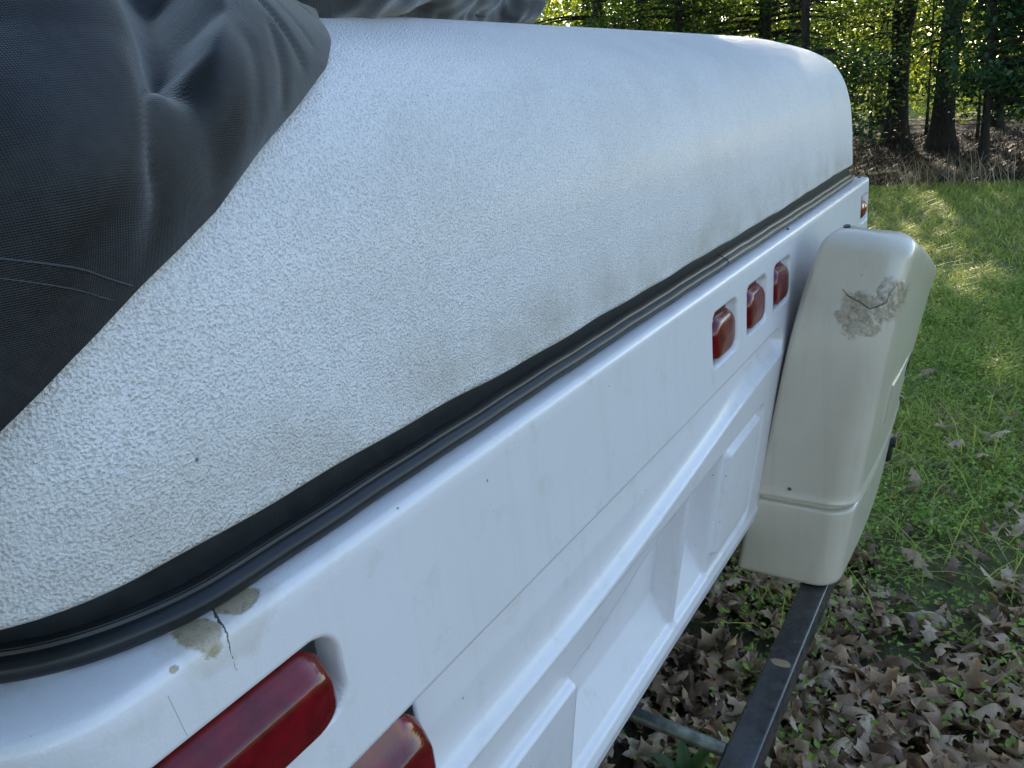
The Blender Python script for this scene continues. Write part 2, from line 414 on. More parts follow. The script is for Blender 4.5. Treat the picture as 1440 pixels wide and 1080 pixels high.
def relief(x, z):
    h = np.zeros_like(x)
    # long scooped trough under the upper panel
    zc = .808 + .064 * smooth(.35, 1.25, x)
    t = np.clip((z - zc) / (.926 - zc), 0, 1)
    uu = np.clip((z - zc) / .026, 0, 1); rise = .016 * (1 - (1 - uu) ** 2.2) + .008 * t
    top = 1 - smooth(.9235, .9275, z)
    er = .032
    zm = (zc + .926) / 2; hz = (.926 - zc) / 2
    qz = np.maximum(np.abs(z - zm) - hz + er, 0)
    xe = 1.238 - er + np.sqrt(np.maximum(er * er - np.minimum(qz, er) ** 2, 0))
    end = 1 - smooth(-.010, .0, x - xe)
    h += rise * top * end
    # lower stepped recess with raised panels
    frame = rrect(x, z, .02, 1.166, .552, .806 , .03, .008)
    h += .006 * frame
    zt = .744 + .045 * smooth(.44, .75, x)
    deep = .038 * smooth(.436, .446, x) * (1 - smooth(.784, .792, x)) + .044 * smooth(.800, .808, x) * (1 - smooth(.934, .943, x))
    ledge = np.clip((z - .550) * .57, 0, 1)
    k = (1 - smooth(zt - .006, zt + .004, z))
    h += np.minimum(deep * k, ledge)
    # raised left panel, raised right panel
    h -= .011 * rrect(x, z, -.10, .440, .50, .744, .012, .007)
    h -= .010 * rrect(x, z, .956, 1.138, .585, .790, .012, .006)
    # lamp pockets
    for c in IDX: h += .022 * rrect(x, z, c - .054, c + .057, .965, 1.050, .016, .0055)
    h += .018 * rrect(x, z, 1.968, 2.066, .982, 1.053, .010, .005)
    h += .030 * rrect(x, z, -.06, .117, .975, 1.042, .022, .008)
    h += .024 * rrect(x, z, -.06, .196, .838, .9262, .018, .007)
    # curl under at the skirt
    h += .010 * (1 - smooth(.488, .512, z)) - .004 * np.exp(-((z - .535) / .010) ** 2)
    return h
zr = np.concatenate([np.arange(.488, .965, .0032), np.arange(.965, 1.076, .0026)])
np_, nz_ = len(path), len(zr)
PX = np.repeat(path[:, 0:1], nz_, 1); PY = np.repeat(path[:, 1:2], nz_, 1)
NX = np.repeat(path[:, 2:3], nz_, 1); NY = np.repeat(path[:, 3:4], nz_, 1)
ZZ = np.repeat(zr[None], np_, 0)
onrear = (NY > .6) & (PY < .05)
H = tuck(ZZ) + np.where(onrear, relief(PX, ZZ), 0) * np.clip((NY - .6) / .3, 0, 1)
H += .0012 * np.sin(PX * 5.1 + 1) * np.sin(ZZ * 9)
# top edge, shelf and the upstand behind the gasket
extra = []
shelf_out = .006 + .024 * smooth(1.35, 2.05, path[:, 0])
cap = [(.0004, 1.0795), (.0010, 1.0825), (.0020, 1.0848), (.0034, 1.0864), (.0052, 1.0874), (.0075, 1.0880)]
rows_h = [H]; rows_z = [ZZ]
for c0, z0 in cap:
    rows_h.append(np.full((np_, 1), c0)); rows_z.append(np.full((np_, 1), z0))
for f, z0 in ((.012, 1.0886), (.018, 1.0892), (.026, 1.0898), (.045, 1.0905), (.060, 1.091), (.062, 1.098)):
    rows_h.append(np.full((np_, 1), f)); rows_z.append(np.full((np_, 1), z0))
HH = np.concatenate(rows_h, 1); ZA = np.concatenate(rows_z, 1)
nr = HH.shape[1]
VX = path[:, 0:1] + path[:, 2:3] * HH; VY = path[:, 1:2] + path[:, 3:4] * HH
verts = np.stack([VX, VY, ZA], -1).reshape(-1, 3)
shell = mesh_obj('body_shell', verts, grid_faces(np_, nr)[:, ::-1], MAT['body'], camper)
me_ = shell.data; me_.materials.append(MAT['body_chip'])
cc = np.zeros(len(me_.polygons) * 3, dtype=np.float32); me_.polygons.foreach_get('center', cc); cc = cc.reshape(-1, 3)
me_.polygons.foreach_set('material_index', ((cc[:, 0] < .14) & (cc[:, 2] > 1.04) & (cc[:, 1] < .1)).astype(np.int32))
# front wall and floor, simple closed box inside the shell
bm = bmesh.new(); rbox(bm, (1.007, 1.83, .545), (2.06, 3.48, .05), .004)
bm_obj('floor_pan', bm, MAT['under'], camper)
bm = bmesh.new(); rbox(bm, (1.007, 3.56, .82), (2.15, .06, .6), .02)
bm_obj('front_panel', bm, MAT['body'], camper)
for x in (.45, 1.56):
    bm = bmesh.new(); rbox(bm, (x, 1.85, .475), (.05, 3.4, .09), .004); bm_obj('frame_rail', bm, MAT['under'], camper)
bm = bmesh.new(); cyl(bm, (.12, 2.0, .30), (1.9, 2.0, .30), .03); bm_obj('axle', bm, MAT['under'], camper)
for x in (.13, 1.87):
    bm = bmesh.new()
    cyl(bm, (x - .08, 2.0, .27), (x + .08, 2.0, .27), .30, n=40)
    bmesh.ops.bevel(bm, geom=[e for e in bm.edges if len(e.link_faces) == 2 and e.calc_face_angle(0) > 1], offset=.03, segments=3, affect='EDGES')
    wh = bm_obj('wheel', bm, MAT['tyre'], camper)
    bm = bmesh.new(); cyl(bm, (x - .084, 2.0, .27), (x + .084, 2.0, .27), .17, n=32); bm_obj('rim', bm, MAT['chrome'], wh)

# --- roof -------------------------------------------------------------------
X0, X1, Y0, Y1, R0, ZB = -.078, 2.035, .024, 3.55, .05, 1.131
PROF = np.array([(0, 0), (.002, .04), (.006, .10), (.014, .155), (.030, .202), (.056, .238), (.095, .266), (.15, .288), (.22, .308), (.32, .328), (.45, .348), (.62, .366), (.8, .38), (1.0, .388)])
def prof(k):
    i = int(min(max(math.floor(k), 0), len(PROF) - 2)); t = k - i
    p = [PROF[min(max(j, 0), len(PROF) - 1)] for j in (i - 1, i, i + 1, i + 2)]
    return .5 * ((2 * p[1]) + (-p[0] + p[2]) * t + (2 * p[0] - 5 * p[1] + 4 * p[2] - p[3]) * t * t + (-p[0] + 3 * p[1] - 3 * p[2] + p[3]) * t ** 3)
def bow(x):
    t = np.clip((x - 1.35) / .65, 0, 1); return .004 * t * t
def zmod(x, y):
    t = np.clip((.55 - x) / .6, 0, 1); return 1.03 - .02 * t * t
def crest(x, y, d):
    # soft shoulder swell along the rear and a raised bead at the far side
    s = .003 * np.exp(-((d - .20) / .07) ** 2)
    b = .010 * np.exp(-((X1 - x - .055) / .018) ** 2) * smooth(.03, .10, d + 0 * x)
    return s + b
def roof_loop(d, rear_n=170, corner_n=14, side_n=36, front_n=24):
    x0, x1, y0, y1 = X0 + d, X1 - d, Y0 + d, Y1 - d
    r = min(max(R0 - d * .55, .02), (x1 - x0) / 2 - .001)
    pts = []
    for y in np.linspace(y1 - r, y0 + r + .06, side_n, endpoint=False): pts.append((x0, y))
    q = r + .06
    for t in np.linspace(0, math.pi / 2, corner_n, endpoint=False): pts.append((x0 + q - q * math.cos(t), y0 + q - q * math.sin(t)))
    for x in np.linspace(x0 + q, x1 - r, rear_n, endpoint=False): pts.append((x, y0))
    for t in np.linspace(0, math.pi / 2, corner_n, endpoint=False): pts.append((x1 - r + r * math.sin(t), y0 + r - r * math.cos(t)))
    for y in np.linspace(y0 + r, y1 - r, side_n, endpoint=False): pts.append((x1, y))
    for t in np.linspace(0, math.pi / 2, corner_n, endpoint=False): pts.append((x1 - r + r * math.cos(t), y1 - r + r * math.sin(t)))
    for x in np.linspace(x1 - r, x0 + r, front_n, endpoint=False): pts.append((x, y1))
    for t in np.linspace(0, math.pi / 2, corner_n, endpoint=False): pts.append((x0 + r - r * math.sin(t), y1 - r + r * math.cos(t)))
    return np.array(pts)
rl = []
for k in np.linspace(0, len(PROF) - 1, 90):
    d, h = prof(k); p = roof_loop(max(d, 0))
    wob = .0006 * np.sin(p[:, 0] * 47) * np.exp(-h / .015) + .0006 * np.sin(p[:, 0] * 21 + 2) * np.exp(-h / .02) - .0055 * smooth(.15, .5, p[:, 0]) * (1 - smooth(1.2, 1.8, p[:, 0])) * (p[:, 1] < .5) * math.exp(-h / .06)
    rl.append(np.stack([p[:, 0], p[:, 1] + bow(p[:, 0]), ZB + h * zmod(p[:, 0], p[:, 1]) + crest(p[:, 0], p[:, 1], d) * (1 if h > .02 else 0) + wob], -1))
rl = [np.stack([rl[0][:, 0], rl[0][:, 1], rl[0][:, 2]], -1) + np.array([0, .006, -.004])] + rl
nl = len(rl); npl = len(rl[0])
rv = np.stack(rl, 1).reshape(-1, 3)            # index i*nl + j
rf = grid_faces(npl, nl, close_u=True)[:, ::1]
faces = rf.tolist(); faces.append([i * nl + nl - 1 for i in range(npl)])
roof = mesh_obj('roof', rv, faces, MAT['roof'], camper)

# --- rim: flat rubber flap, lip and round gasket, swept round the roof edge --
def rim_path(inset, xa=None, xb=None):
    r = .12; x0, x1, y0 = -.062 + inset, 2.022 - inset, .026 + inset
    pts = []
    for y in np.linspace(1.6, y0 + r, 20, endpoint=False): pts.append((x0, y, 1, 0))
    for t in np.linspace(0, math.pi / 2, 24, endpoint=False): pts.append((x0 + r - r * math.cos(t), y0 + r - r * math.sin(t), math.cos(t), math.sin(t)))
    r2 = .04
    for x in np.linspace(x0 + r, x1 - r2, 220, endpoint=False): pts.append((x, y0 + bow(x) * 1.35, 0, 1))
    for t in np.linspace(0, math.pi / 2, 12, endpoint=False): pts.append((x1 - r2 + r2 * math.sin(t), y0 + bow(x1) * 1.35 + r2 - r2 * math.cos(t), -math.sin(t), math.cos(t)))
    for y in np.linspace(y0 + r2 + bow(x1) * 1.35, 1.6, 16): pts.append((x1, y, -1, 0))
    p = np.array(pts)
    if xa is not None:
        idx = np.arange(len(p)); rear = (p[:, 3] > .999)
        lo = idx[rear & (p[:, 0] >= xa)][0] if xa > -9 else 0
        hi = idx[rear & (p[:, 0] <= xb)][-1] if xb < 9 else len(p) - 1
        p = p[lo:hi + 1].copy()
        if xa > -9: p[0, 0] = xa
        if xb < 9: p[-1, 0] = xb
    return p
def sweep(name, p, sec, mat, wob=0):
    sec = np.array(sec); n, k = len(p), len(sec)
    off = np.repeat(sec[None, :, 0], n, 0); z = np.repeat(sec[None, :, 1], n, 0)
    if wob: z = z + wob * (np.sin(p[:, 0:1] * 31 + 1) + .7 * np.sin(p[:, 0:1] * 73))
    V = np.stack([p[:, 0:1] + p[:, 2:3] * off, p[:, 1:2] + p[:, 3:4] * off, z], -1).reshape(-1, 3)
    f = grid_faces(n, k).tolist()
    f += [list(range(k))[::-1], [(n - 1) * k + j for j in range(k)]]
    f = [q[::-1] for q in f]
    return mesh_obj(name, V, f, mat, camper, auto=50)
sweep('rim_flap', rim_path(.0), [(.020, 1.139), (.0022, 1.1385), (-.0003, 1.1360), (.0012, 1.1338), (.0040, 1.1325), (.0045, 1.1095), (.0075, 1.1065), (.0085, 1.1030), (.03, 1.100)], MAT['band'], .0006)
tub = [(.006, 1.1078), (-.0020, 1.1082), (-.0046, 1.1072), (-.0050, 1.1054), (-.0062, 1.1066), (-.0070, 1.1046), (-.0100, 1.1040), (-.0132, 1.1016), (-.0148, 1.0985), (-.0143, 1.0950), (-.0122, 1.0918), (-.0090, 1.0896), (-.004, 1.0888), (.006, 1.0888)]
tub = [(a, b) for a, b in tub]
sweep('rim_gasket', rim_path(.004, -10, .9675), tub, MAT['tube'], .0003)['label'] = 'blue black round gasket along the near half of the rim'
sweep('rim_gasket', rim_path(.004, .9715, 10), tub, MAT['tube_reflection_tone'], .0004)['label'] = 'gasket along the far half of the rim with a grey brown reflection painted in'

# --- lamps --------------------------------------------------------------------
def lens_mesh(w, h, d, r, chamfer, n=9):
    """rounded lamp lens: rounded outline, front at -y, top edge rolled off"""
    rc = min(h * .36, w * .3)
    out = []
    for cx, cz, a0 in ((w / 2 - rc, h / 2 - rc, 0), (-w / 2 + rc, h / 2 - rc, .5), (-w / 2 + rc, -h / 2 + rc, 1), (w / 2 - rc, -h / 2 + rc, 1.5)):
        for t in np.linspace(0, .5, n): out.append((cx + rc * math.cos(math.pi * (a0 + t)), cz + rc * math.sin(math.pi * (a0 + t))))
    layers = [(d / 2, 0, 0), (-d / 2 + r * 2.6, .0, 0), (-d / 2 + r * 1.7, .10 * r, chamfer * .55), (-d / 2 + r, .35 * r, chamfer * .85), (-d / 2 + .45 * r, .7 * r, chamfer * .97), (-d / 2 + .12 * r, 1.3 * r, chamfer), (-d / 2, 2.2 * r, chamfer), (-d / 2 - .0015, h * .42, chamfer)]
    bm = bmesh.new(); rows = []
    for y, ins, ch in layers:
        row = []
        for x, z in out:
            fx = (w / 2 - min(ins, w * .45)) / (w / 2); fz = (h / 2 - min(ins, h * .46)) / (h / 2)
            zz = z * fz
            zz = zz - ch * (zz + h / 2) / h + ch * .2 * (h / 2 - zz) / h
            row.append(bm.verts.new((x * fx, y, zz)))
        rows.append(row)
    m_ = len(out)
    for a_, b_ in zip(rows, rows[1:]):
        for i in range(m_): bm.faces.new((a_[i], a_[(i + 1) % m_], b_[(i + 1) % m_], b_[i]))
    bm.faces.new(rows[-1][::1]); bm.faces.new(rows[0][::-1])
    bmesh.ops.recalc_face_normals(bm, faces=bm.faces)
    return bm
def lamp(name, c, w, h, d, r, ch, label, amber=False, bez=.006):
    bm = bmesh.new(); rbox(bm, (c[0], c[1] + d * .32, c[2]), (w + bez, d * .5, h + bez), min(.006, h * .2), 4)
    base = bm_obj(name, bm, MAT['black'], camper); base['label'] = label
    bm = lens_mesh(w, h, d, r, ch); bmesh.ops.translate(bm, vec=c, verts=bm.verts)
    bm_obj('lens', bm, MAT['lens'], base, auto=60)
    if amber:
        bm = lens_mesh(w * .5, h * .55, d * .5, r * .5, ch * .4); bmesh.ops.translate(bm, vec=(c[0] + w * .22, c[1] - d * .30, c[2]), verts=bm.verts)
        bm_obj('lens', bm, MAT['amber'], base)
    return base
lamp('tail_lamp', (.0205, .004, 1.0085), .165, .060, .032, .0060, .012, 'upper long red tail lamp in its pocket')
lamp('tail_lamp', (.060, .006, .8865), .240, .080, .038, .0065, .019, 'lower long red tail lamp in the trough')
for c, nm in zip(IDX, ('nearest', 'middle', 'farthest')):
    lamp('marker_lamp', (c + .001, .0125, 1.0065), .099, .075, .032, .0085, .006, nm + ' of the three red marker lamps', bez=.004)
lamp('marker_lamp', (2.016, .010, 1.016), .078, .058, .024, .009, .008, 'red and amber marker lamp at the far end of the rear wall', amber=True, bez=.004)

for (x, y) in ((2.052, .022), (1.30, .012)):
    bm = bmesh.new(); cyl(bm, (x, y, 1.086), (x, y, 1.0915), .0055 if x > 2 else .003, .004 if x > 2 else .002, 14); bm_obj('screw', bm, MAT['black'], camper)
# --- bumper and its support ---------------------------------------------------
bm = bmesh.new(); rbox(bm, (.93, -.0695, .357), (2.06, .050, .050), .0045, 3)
bump = bm_obj('bumper', bm, MAT['bumper'], camper)
for x in (-.10, 1.96):
    s = 1 if x > 1 else -1
    bm = bmesh.new(); rbox(bm, (x + s * .006, -.0695, .357), (.012, .056, .056), .004); cyl(bm, (x, -.0695, .357), (x + s * .03, -.0695, .357), .022, .018, 20)
    bm_obj('end_cap', bm, MAT['black'], bump)
for x in (.762, 1.62):
    bm = bmesh.new(); cyl(bm, (x, -.044, .392 - .02), (x, .75, .392 + .02), .0115, n=20)
    bm_obj('support_pipe', bm, MAT['steel'], camper)
    bm = bmesh.new(); rbox(bm, (x, .74, .42), (.03, .03, .09), .003); bm_obj('pipe_bracket', bm, MAT['under'], camper)
for x in (.45, 1.56):
    bm = bmesh.new(); rbox(bm, (x, .12, .41), (.04, .34, .045), .004); bm_obj('bumper_arm', bm, MAT['under'], camper)

# --- cream moulded cover on the bumper ------------------------------------------
YIZ = [.38, .52, .556, .70, .88, .985, 1.08]; YIY = [.088, .066, .057, .025, -.006, -.026, -.050]
def cov_sec(z, ins=0.0):
    t = max(0, z - .82); x0 = 1.232 + 1.0 * t * t + ins
    u = max(0, z - .80); x1 = 1.845 - .25 * u * u - ins
    yi = float(np.interp(z, YIZ, YIY)) - ins
    yo = -.131 - .122 * (z - .55) + ins
    r = min(.046, (x1 - x0) * .45, (yi - yo) * .45)
    pts = []
    n = 10
    def bulge(x): return -.010 * math.sin(math.pi * (x - x0) / (x1 - x0))
    cs = [(x0 + r, yo + r, math.pi, 1.5 * math.pi), (x1 - r, yo + r, 1.5 * math.pi, 2 * math.pi), (x1 - .02, yi - .02, 0, .5 * math.pi), (x0 + .012, yi - .012, .5 * math.pi, math.pi)]
    rr = [r, r, .02, .012]
    for q, (cx, cy, a0, a1) in enumerate(cs):
        for a in np.linspace(a0, a1, n): pts.append((cx + rr[q] * math.cos(a), cy + rr[q] * math.sin(a)))
        nx = cs[(q + 1) % 4]
        p1 = (nx[0] + rr[(q + 1) % 4] * math.cos(nx[2]), nx[1] + rr[(q + 1) % 4] * math.sin(nx[2]))
        p0 = pts[-1]
        for f in np.linspace(0, 1, 9)[1:-1]: pts.append((p0[0] + (p1[0] - p0[0]) * f, p0[1] + (p1[1] - p0[1]) * f))
    return [(x, y + (bulge(x) if y < (yi + yo) / 2 else 0), 0) for x, y in pts]
def cov_mesh(name, levels, mat, parent, cap_top=False, cap_bot=False, slope=0.0):
    V = []; 
    for z, ins in levels:
        for (x, y, _) in cov_sec(z, ins): V.append((x, y, z + (slope * (y + .05) * float(smooth(.96, 1.06, z)) - .33 * max(0, x - 1.36) * max(0, (z - .6) / .48)) * (1 if slope else 0)))
    k = len(cov_sec(.7)); n = len(levels)
    V = np.array(V)
    F = grid_faces(n, k)
    I = [[i * k + k - 1, (i + 1) * k + k - 1, (i + 1) * k, i * k] for i in range(n - 1)]
    F = F.tolist() + I
    if cap_top: F.append([(n - 1) * k + j for j in range(k)])
    if cap_bot: F.append(list(range(k))[::-1])
    F = [f[::-1] for f in F]
    return mesh_obj(name, V, F, mat, parent, auto=55)
ZT = 1.090
lv = [(.585, .009), (.575, .0075), (.5715, .004), (.572, -.0015), (.575, -.003), (.579, -.0022), (.584, 0)]
lv += [(z, 0) for z in np.linspace(.60, ZT - .034, 46)]
for a in np.linspace(.1, math.pi / 2, 10): lv.append((ZT - .034 + .034 * math.sin(a), .034 * (1 - math.cos(a))))
lv += [(ZT + .0005, .042)]
hood = cov_mesh('tank_cover', lv, MAT['cream'], camper, cap_top=True, slope=.14)
hood['label'] = 'cream moulded cover with a torn brown scuff, standing on the bumper'
lv = [(.384, .006), (.386, .002), (.392, 0)] + [(z, 0) for z in np.linspace(.40, .552, 12)] + [(.557, .001), (.5595, .004), (.5605, .010), (.60, .012)]
cov_mesh('lower_skirt', lv, MAT['cream'], hood, cap_bot=True)
# screws on the cover
def screw(p, nrm, r, mat, parent, name='screw'):
    p, nrm = Vector(p), Vector(nrm).normalized()
    bm = bmesh.new(); cyl(bm, p - nrm * .003, p + nrm * .0022, r, r * .75, 18)
    o = bm_obj(name, bm, mat, parent)
    bm = bmesh.new(); cyl(bm, p + nrm * .001, p + nrm * .0028, r * .35, r * .35, 8); bm_obj('recess', bm, MAT['black'], o)
    return o
bm = bmesh.new(); cyl(bm, (1.232 + .0012, -.019, .595), (1.232 - .0015, -.019, .595), .0045, .004, 16); bm_obj('screw', bm, MAT['chrome'], hood)
bm = bmesh.new(); cyl(bm, (1.232, -.019, .595), (1.232 - .0022, -.019, .595), .0018, n=10); bm_obj('screw', bm, MAT['black'], hood)
bm = bmesh.new(); cyl(bm, (1.346, -.082, 1.062), (1.340, -.082, 1.0885), .008, .006, 18); bm_obj('screw', bm, MAT['black'], hood)
# torn edge of the scuff
tp = [(-.0935, .9905), (-.1055, .9790), (-.1265, .9690), (-.1405, .9600), (-.1520, .9635), (-.1655, .9700), (-.1690, .9865), (-.1800, 1.0010)]
tear = [(1.232 + 1.0 * max(0, z - .82) ** 2 - .0002 + (.004 if y < -.165 else 0), y, z) for y, z in tp]
tube_along('tear', tear, [.0004, .0011, .0013, .0009, .0011, .0010, .0007, .0003], MAT['torn'], hood, 8)
# embossed name plate on the outer face of the cover
def yo(z, x): return -.131 - .122 * (z - .55) - .010 * math.sin(math.pi * (x - 1.25) / .595)
pv = []; 
xa, xb, za, zb = 1.405, 1.745, .685, .768
for (x, z) in ((xa, za), (xb, za), (xb, zb), (xa, zb)): pv.append((x, z))
bm = bmesh.new(); gn = 12
front = []; back = []
for i in range(gn + 1):
    x = xa + (xb - xa) * i / gn
    front.append([bm.verts.new((x, yo(z, x) - .0045, z)) for z in (za, za + .004, zb - .004, zb)])
    for q in (0, 3): front[-1][q].co.y += .003
    back.append([bm.verts.new((x, yo(z, x) + .003, z)) for z in (za - .001, zb + .001)])
for i in range(gn):
    for j in range(3): bm.faces.new((front[i][j], front[i + 1][j], front[i + 1][j + 1], front[i][j + 1]))
    bm.faces.new((back[i][0], back[i + 1][0], front[i + 1][0], front[i][0])); bm.faces.new((front[i][3], front[i + 1][3], back[i + 1][1], back[i][1]))
bm.faces.new((back[0][0], front[0][0], front[0][1], front[0][2], front[0][3], back[0][1]))
bm.faces.new((back[gn][1], front[gn][3], front[gn][2], front[gn][1], front[gn][0], back[gn][0]))
plate = bm_obj('name_plate', bm, MAT['cream'], hood, auto=30)
for (xl, zl, wl, hl) in ((1.625, .727, .016, .032), (1.668, .727, .010, .030), (1.700, .727, .020, .030)):
    bm = bmesh.new(); rbox(bm, (xl, yo(zl, xl) - .0048, zl), (wl, .002, hl), .0005, 1)
    bmesh.ops.rotate(bm, cent=(xl, yo(zl, xl), zl), matrix=Matrix.Rotation(.122, 3, 'X'), verts=bm.verts)
    bm_obj('plate_mark', bm, MAT['black'], plate)
# black clamp behind the cover
bm = bmesh.new(); rbox(bm, (1.865, -.108, .425), (.035, .03, .075), .008, 3); cyl(bm, (1.865, -.108, .44), (1.865, -.130, .44), .016, .014, 20)
bm_obj('clamp_knob', bm, MAT['black'], camper)

# ------------------------------------------------------------------ grey fabric cover thrown over the near corner of the roof
cum = [0.0]
KS = np.linspace(0, len(PROF) - 1, 400); PP = np.array([prof(k) for k in KS])
for i in range(1, 400): cum.append(cum[-1] + float(np.hypot(*(PP[i] - PP[i - 1]))))
cum = np.array(cum)
def roof_pt(s, k):
    """point and outward normal of the roof; s = x along the rear, below the corner it runs up the near side"""
    def raw(s, k):
        d, h = prof(k); d = max(d, 0); x0, y0 = X0 + d, Y0 + d
        r = max(R0 - d * .55, .02) + .05
        L = r * math.pi / 2; sc = x0 + r
        if s >= sc: p = (s, y0)
        elif s >= sc - L:
            t = (sc - s) / r; p = (x0 + r - r * math.sin(t), y0 + r - r * math.cos(t))
        else: p = (x0, y0 + r + (sc - L - s))
        return np.array([p[0], p[1], ZB + h * zmod(p[0], p[1])])
    p = raw(s, k); a = raw(s + .004, k) - raw(s - .004, k); k2 = min(k + .05, 12.99); b = raw(s, k2) - raw(s, k2 - .1)
    n = np.cross(a, b); n /= np.linalg.norm(n) + 1e-9
    return p, n
HEM = [(-.60, 0.0), (-.30, .3), (-.14, .9), (-.08, 1.35), (-.042, 1.70), (-.018, 1.94), (.018, 2.36), (.062, 2.78), (.09, 3.02), (.122, 3.32), (.166, 3.86), (.214, 4.40), (.270, 5.12), (.306, 5.78), (.345, 6.68), (.40, 7.6), (.47, 8.6), (.55, 9.6), (.62, 10.6), (.66, 12.0), (.68, 12.9)]
HK = np.array([h[1] for h in HEM]); HS = np.array([h[0] for h in HEM])
def seg_dist(px, py, a, b):
    ax, ay = a; bx, by = b; L2 = (bx - ax) ** 2 + (by - ay) ** 2
    t = ((px - ax) * (bx - ax) + (py - ay) * (by - ay)) / L2; tc = min(max(t, 0), 1)
    cx, cy = ax + tc * (bx - ax), ay + tc * (by - ay)
    side = (bx - ax) * (py - ay) - (by - ay) * (px - ax)
    return math.hypot(px - cx, py - cy) * (1 if side > 0 else -1), t
def W(k): return float(np.interp(k, KS, cum))
# folds: (start (s,k), end (s,k), height, width on left side, width on right side)
FOLDS = [((.125, 6.6), (.098, 5.18), .034, .085, .022), ((.098, 5.18), (.066, 3.74), .030, .075, .014),
         ((.26, 7.4), (.178, 5.2), .032, .011, .075), ((.178, 5.2), (.146, 4.66), .032, .011, .070), ((.146, 4.66), (.078, 4.10), .022, .011, .050),
         ((.185, 6.6), (.118, 4.6), -.018, .016, .014),
         ((.222, 6.0), (.234, 4.95), -.005, .005, .004), ((.214, 5.2), (.196, 4.35), -.004, .004, .005), ((.25, 6.6), (.262, 5.4), -.003, .004, .005), ((.180, 4.9), (.158, 3.85), -.002, .006, .004),
         ((.070, 3.62), (.044, 3.0), -.004, .012, .016), ((-.02, 6.2), (-.07, 2.7), .012, .05, .04), ((.31, 7.6), (.34, 6.7), .012, .015, .03)]
FOLDS = [((a[0], W(a[1])), (b[0], W(b[1])), h, wl, wr) for a, b, h, wl, wr in FOLDS]
def fold(s, wv):
    h = 0; neg = 0
    for a, b, hh, wl, wr in FOLDS:
        d, t = seg_dist(s, wv, b, a)
        L_ = math.hypot(a[0] - b[0], a[1] - b[1]); pd = ((a[0] - b[0]) * (wv - b[1]) - (a[1] - b[1]) * (s - b[0])) / L_
        q = max(-1, min(1, pd / (abs(d) + 1e-6))); wd = wr + (wl - wr) * (.5 + .5 * q)
        g = hh * math.exp(-(d / wd) ** 2)
        if hh > 0: h = max(h, g)
        else: neg += g
    return h + neg
NU, NV = 230, 200
fv = np.zeros((NU, NV, 3)); fuv = np.zeros((NU, NV, 2))
for j in range(NV):
    k = .25 + (12.6 - .25) * (j / (NV - 1)) ** 1.15
    s1 = float(np.interp(k, HK, HS)); wv = W(k)
    for i in range(NU):
        u = i / (NU - 1); s = s1 - 1.25 * (1 - u) ** 1.9
        p, n = roof_pt(s, k)
        edge = s1 - s
        puff = .010 + .016 * (1 - math.exp(-edge / .10)) + .012 * math.exp(-edge / .02) * 0
        f = fold(s, wv) * (1 - math.exp(-edge / .03))
        nz = mnoise.noise(Vector((s * 7, wv * 7, 3))) * .010 + mnoise.noise(Vector((s * 19, wv * 19, 8))) * .0035
        nz *= (1 - math.exp(-edge / .03))
        fv[i, j] = p + n * (puff + f + nz)
        fuv[i, j] = (s, wv)
cover = tag(empty('fabric_cover', (.1, .3, 1.45)), 'charcoal grey woven fabric cover bunched over the near corner of the camper roof', 'fabric cover')
ff = grid_faces(NU, NV)
dr = mesh_obj('draped_panel', fv.reshape(-1, 3), ff, MAT['fabric'], cover, uv=fuv.reshape(-1, 2))
sm = dr.modifiers.new('thickness', 'SOLIDIFY'); sm.thickness = .0016; sm.offset = -1
# stitched seam across the lower drape
def fab_pt(s, k, lift=.0):
    p, n = roof_pt(s, k); s1 = float(np.interp(k, HK, HS)); edge = max(s1 - s, 0); wv = W(k)
    f = fold(s, wv) * (1 - math.exp(-edge / .03))
    nz = (mnoise.noise(Vector((s * 7, wv * 7, 3))) * .010 + mnoise.noise(Vector((s * 19, wv * 19, 8))) * .0035) * (1 - math.exp(-edge / .03))
    return p + n * (.010 + .016 * (1 - math.exp(-edge / .10)) + f + nz + lift)
tube_along('hem_seam', [fab_pt(-.06 + .116 * t, 3.70 - .90 * t, .0001) for t in np.linspace(0, 1, 60)], .0006, MAT['seam'], cover)
tube_along('hem_seam', [fab_pt(-.06 + .104 * t, 3.58 - .86 * t, .0) for t in np.linspace(0, 1, 60)], .0004, MAT['seam'], cover)
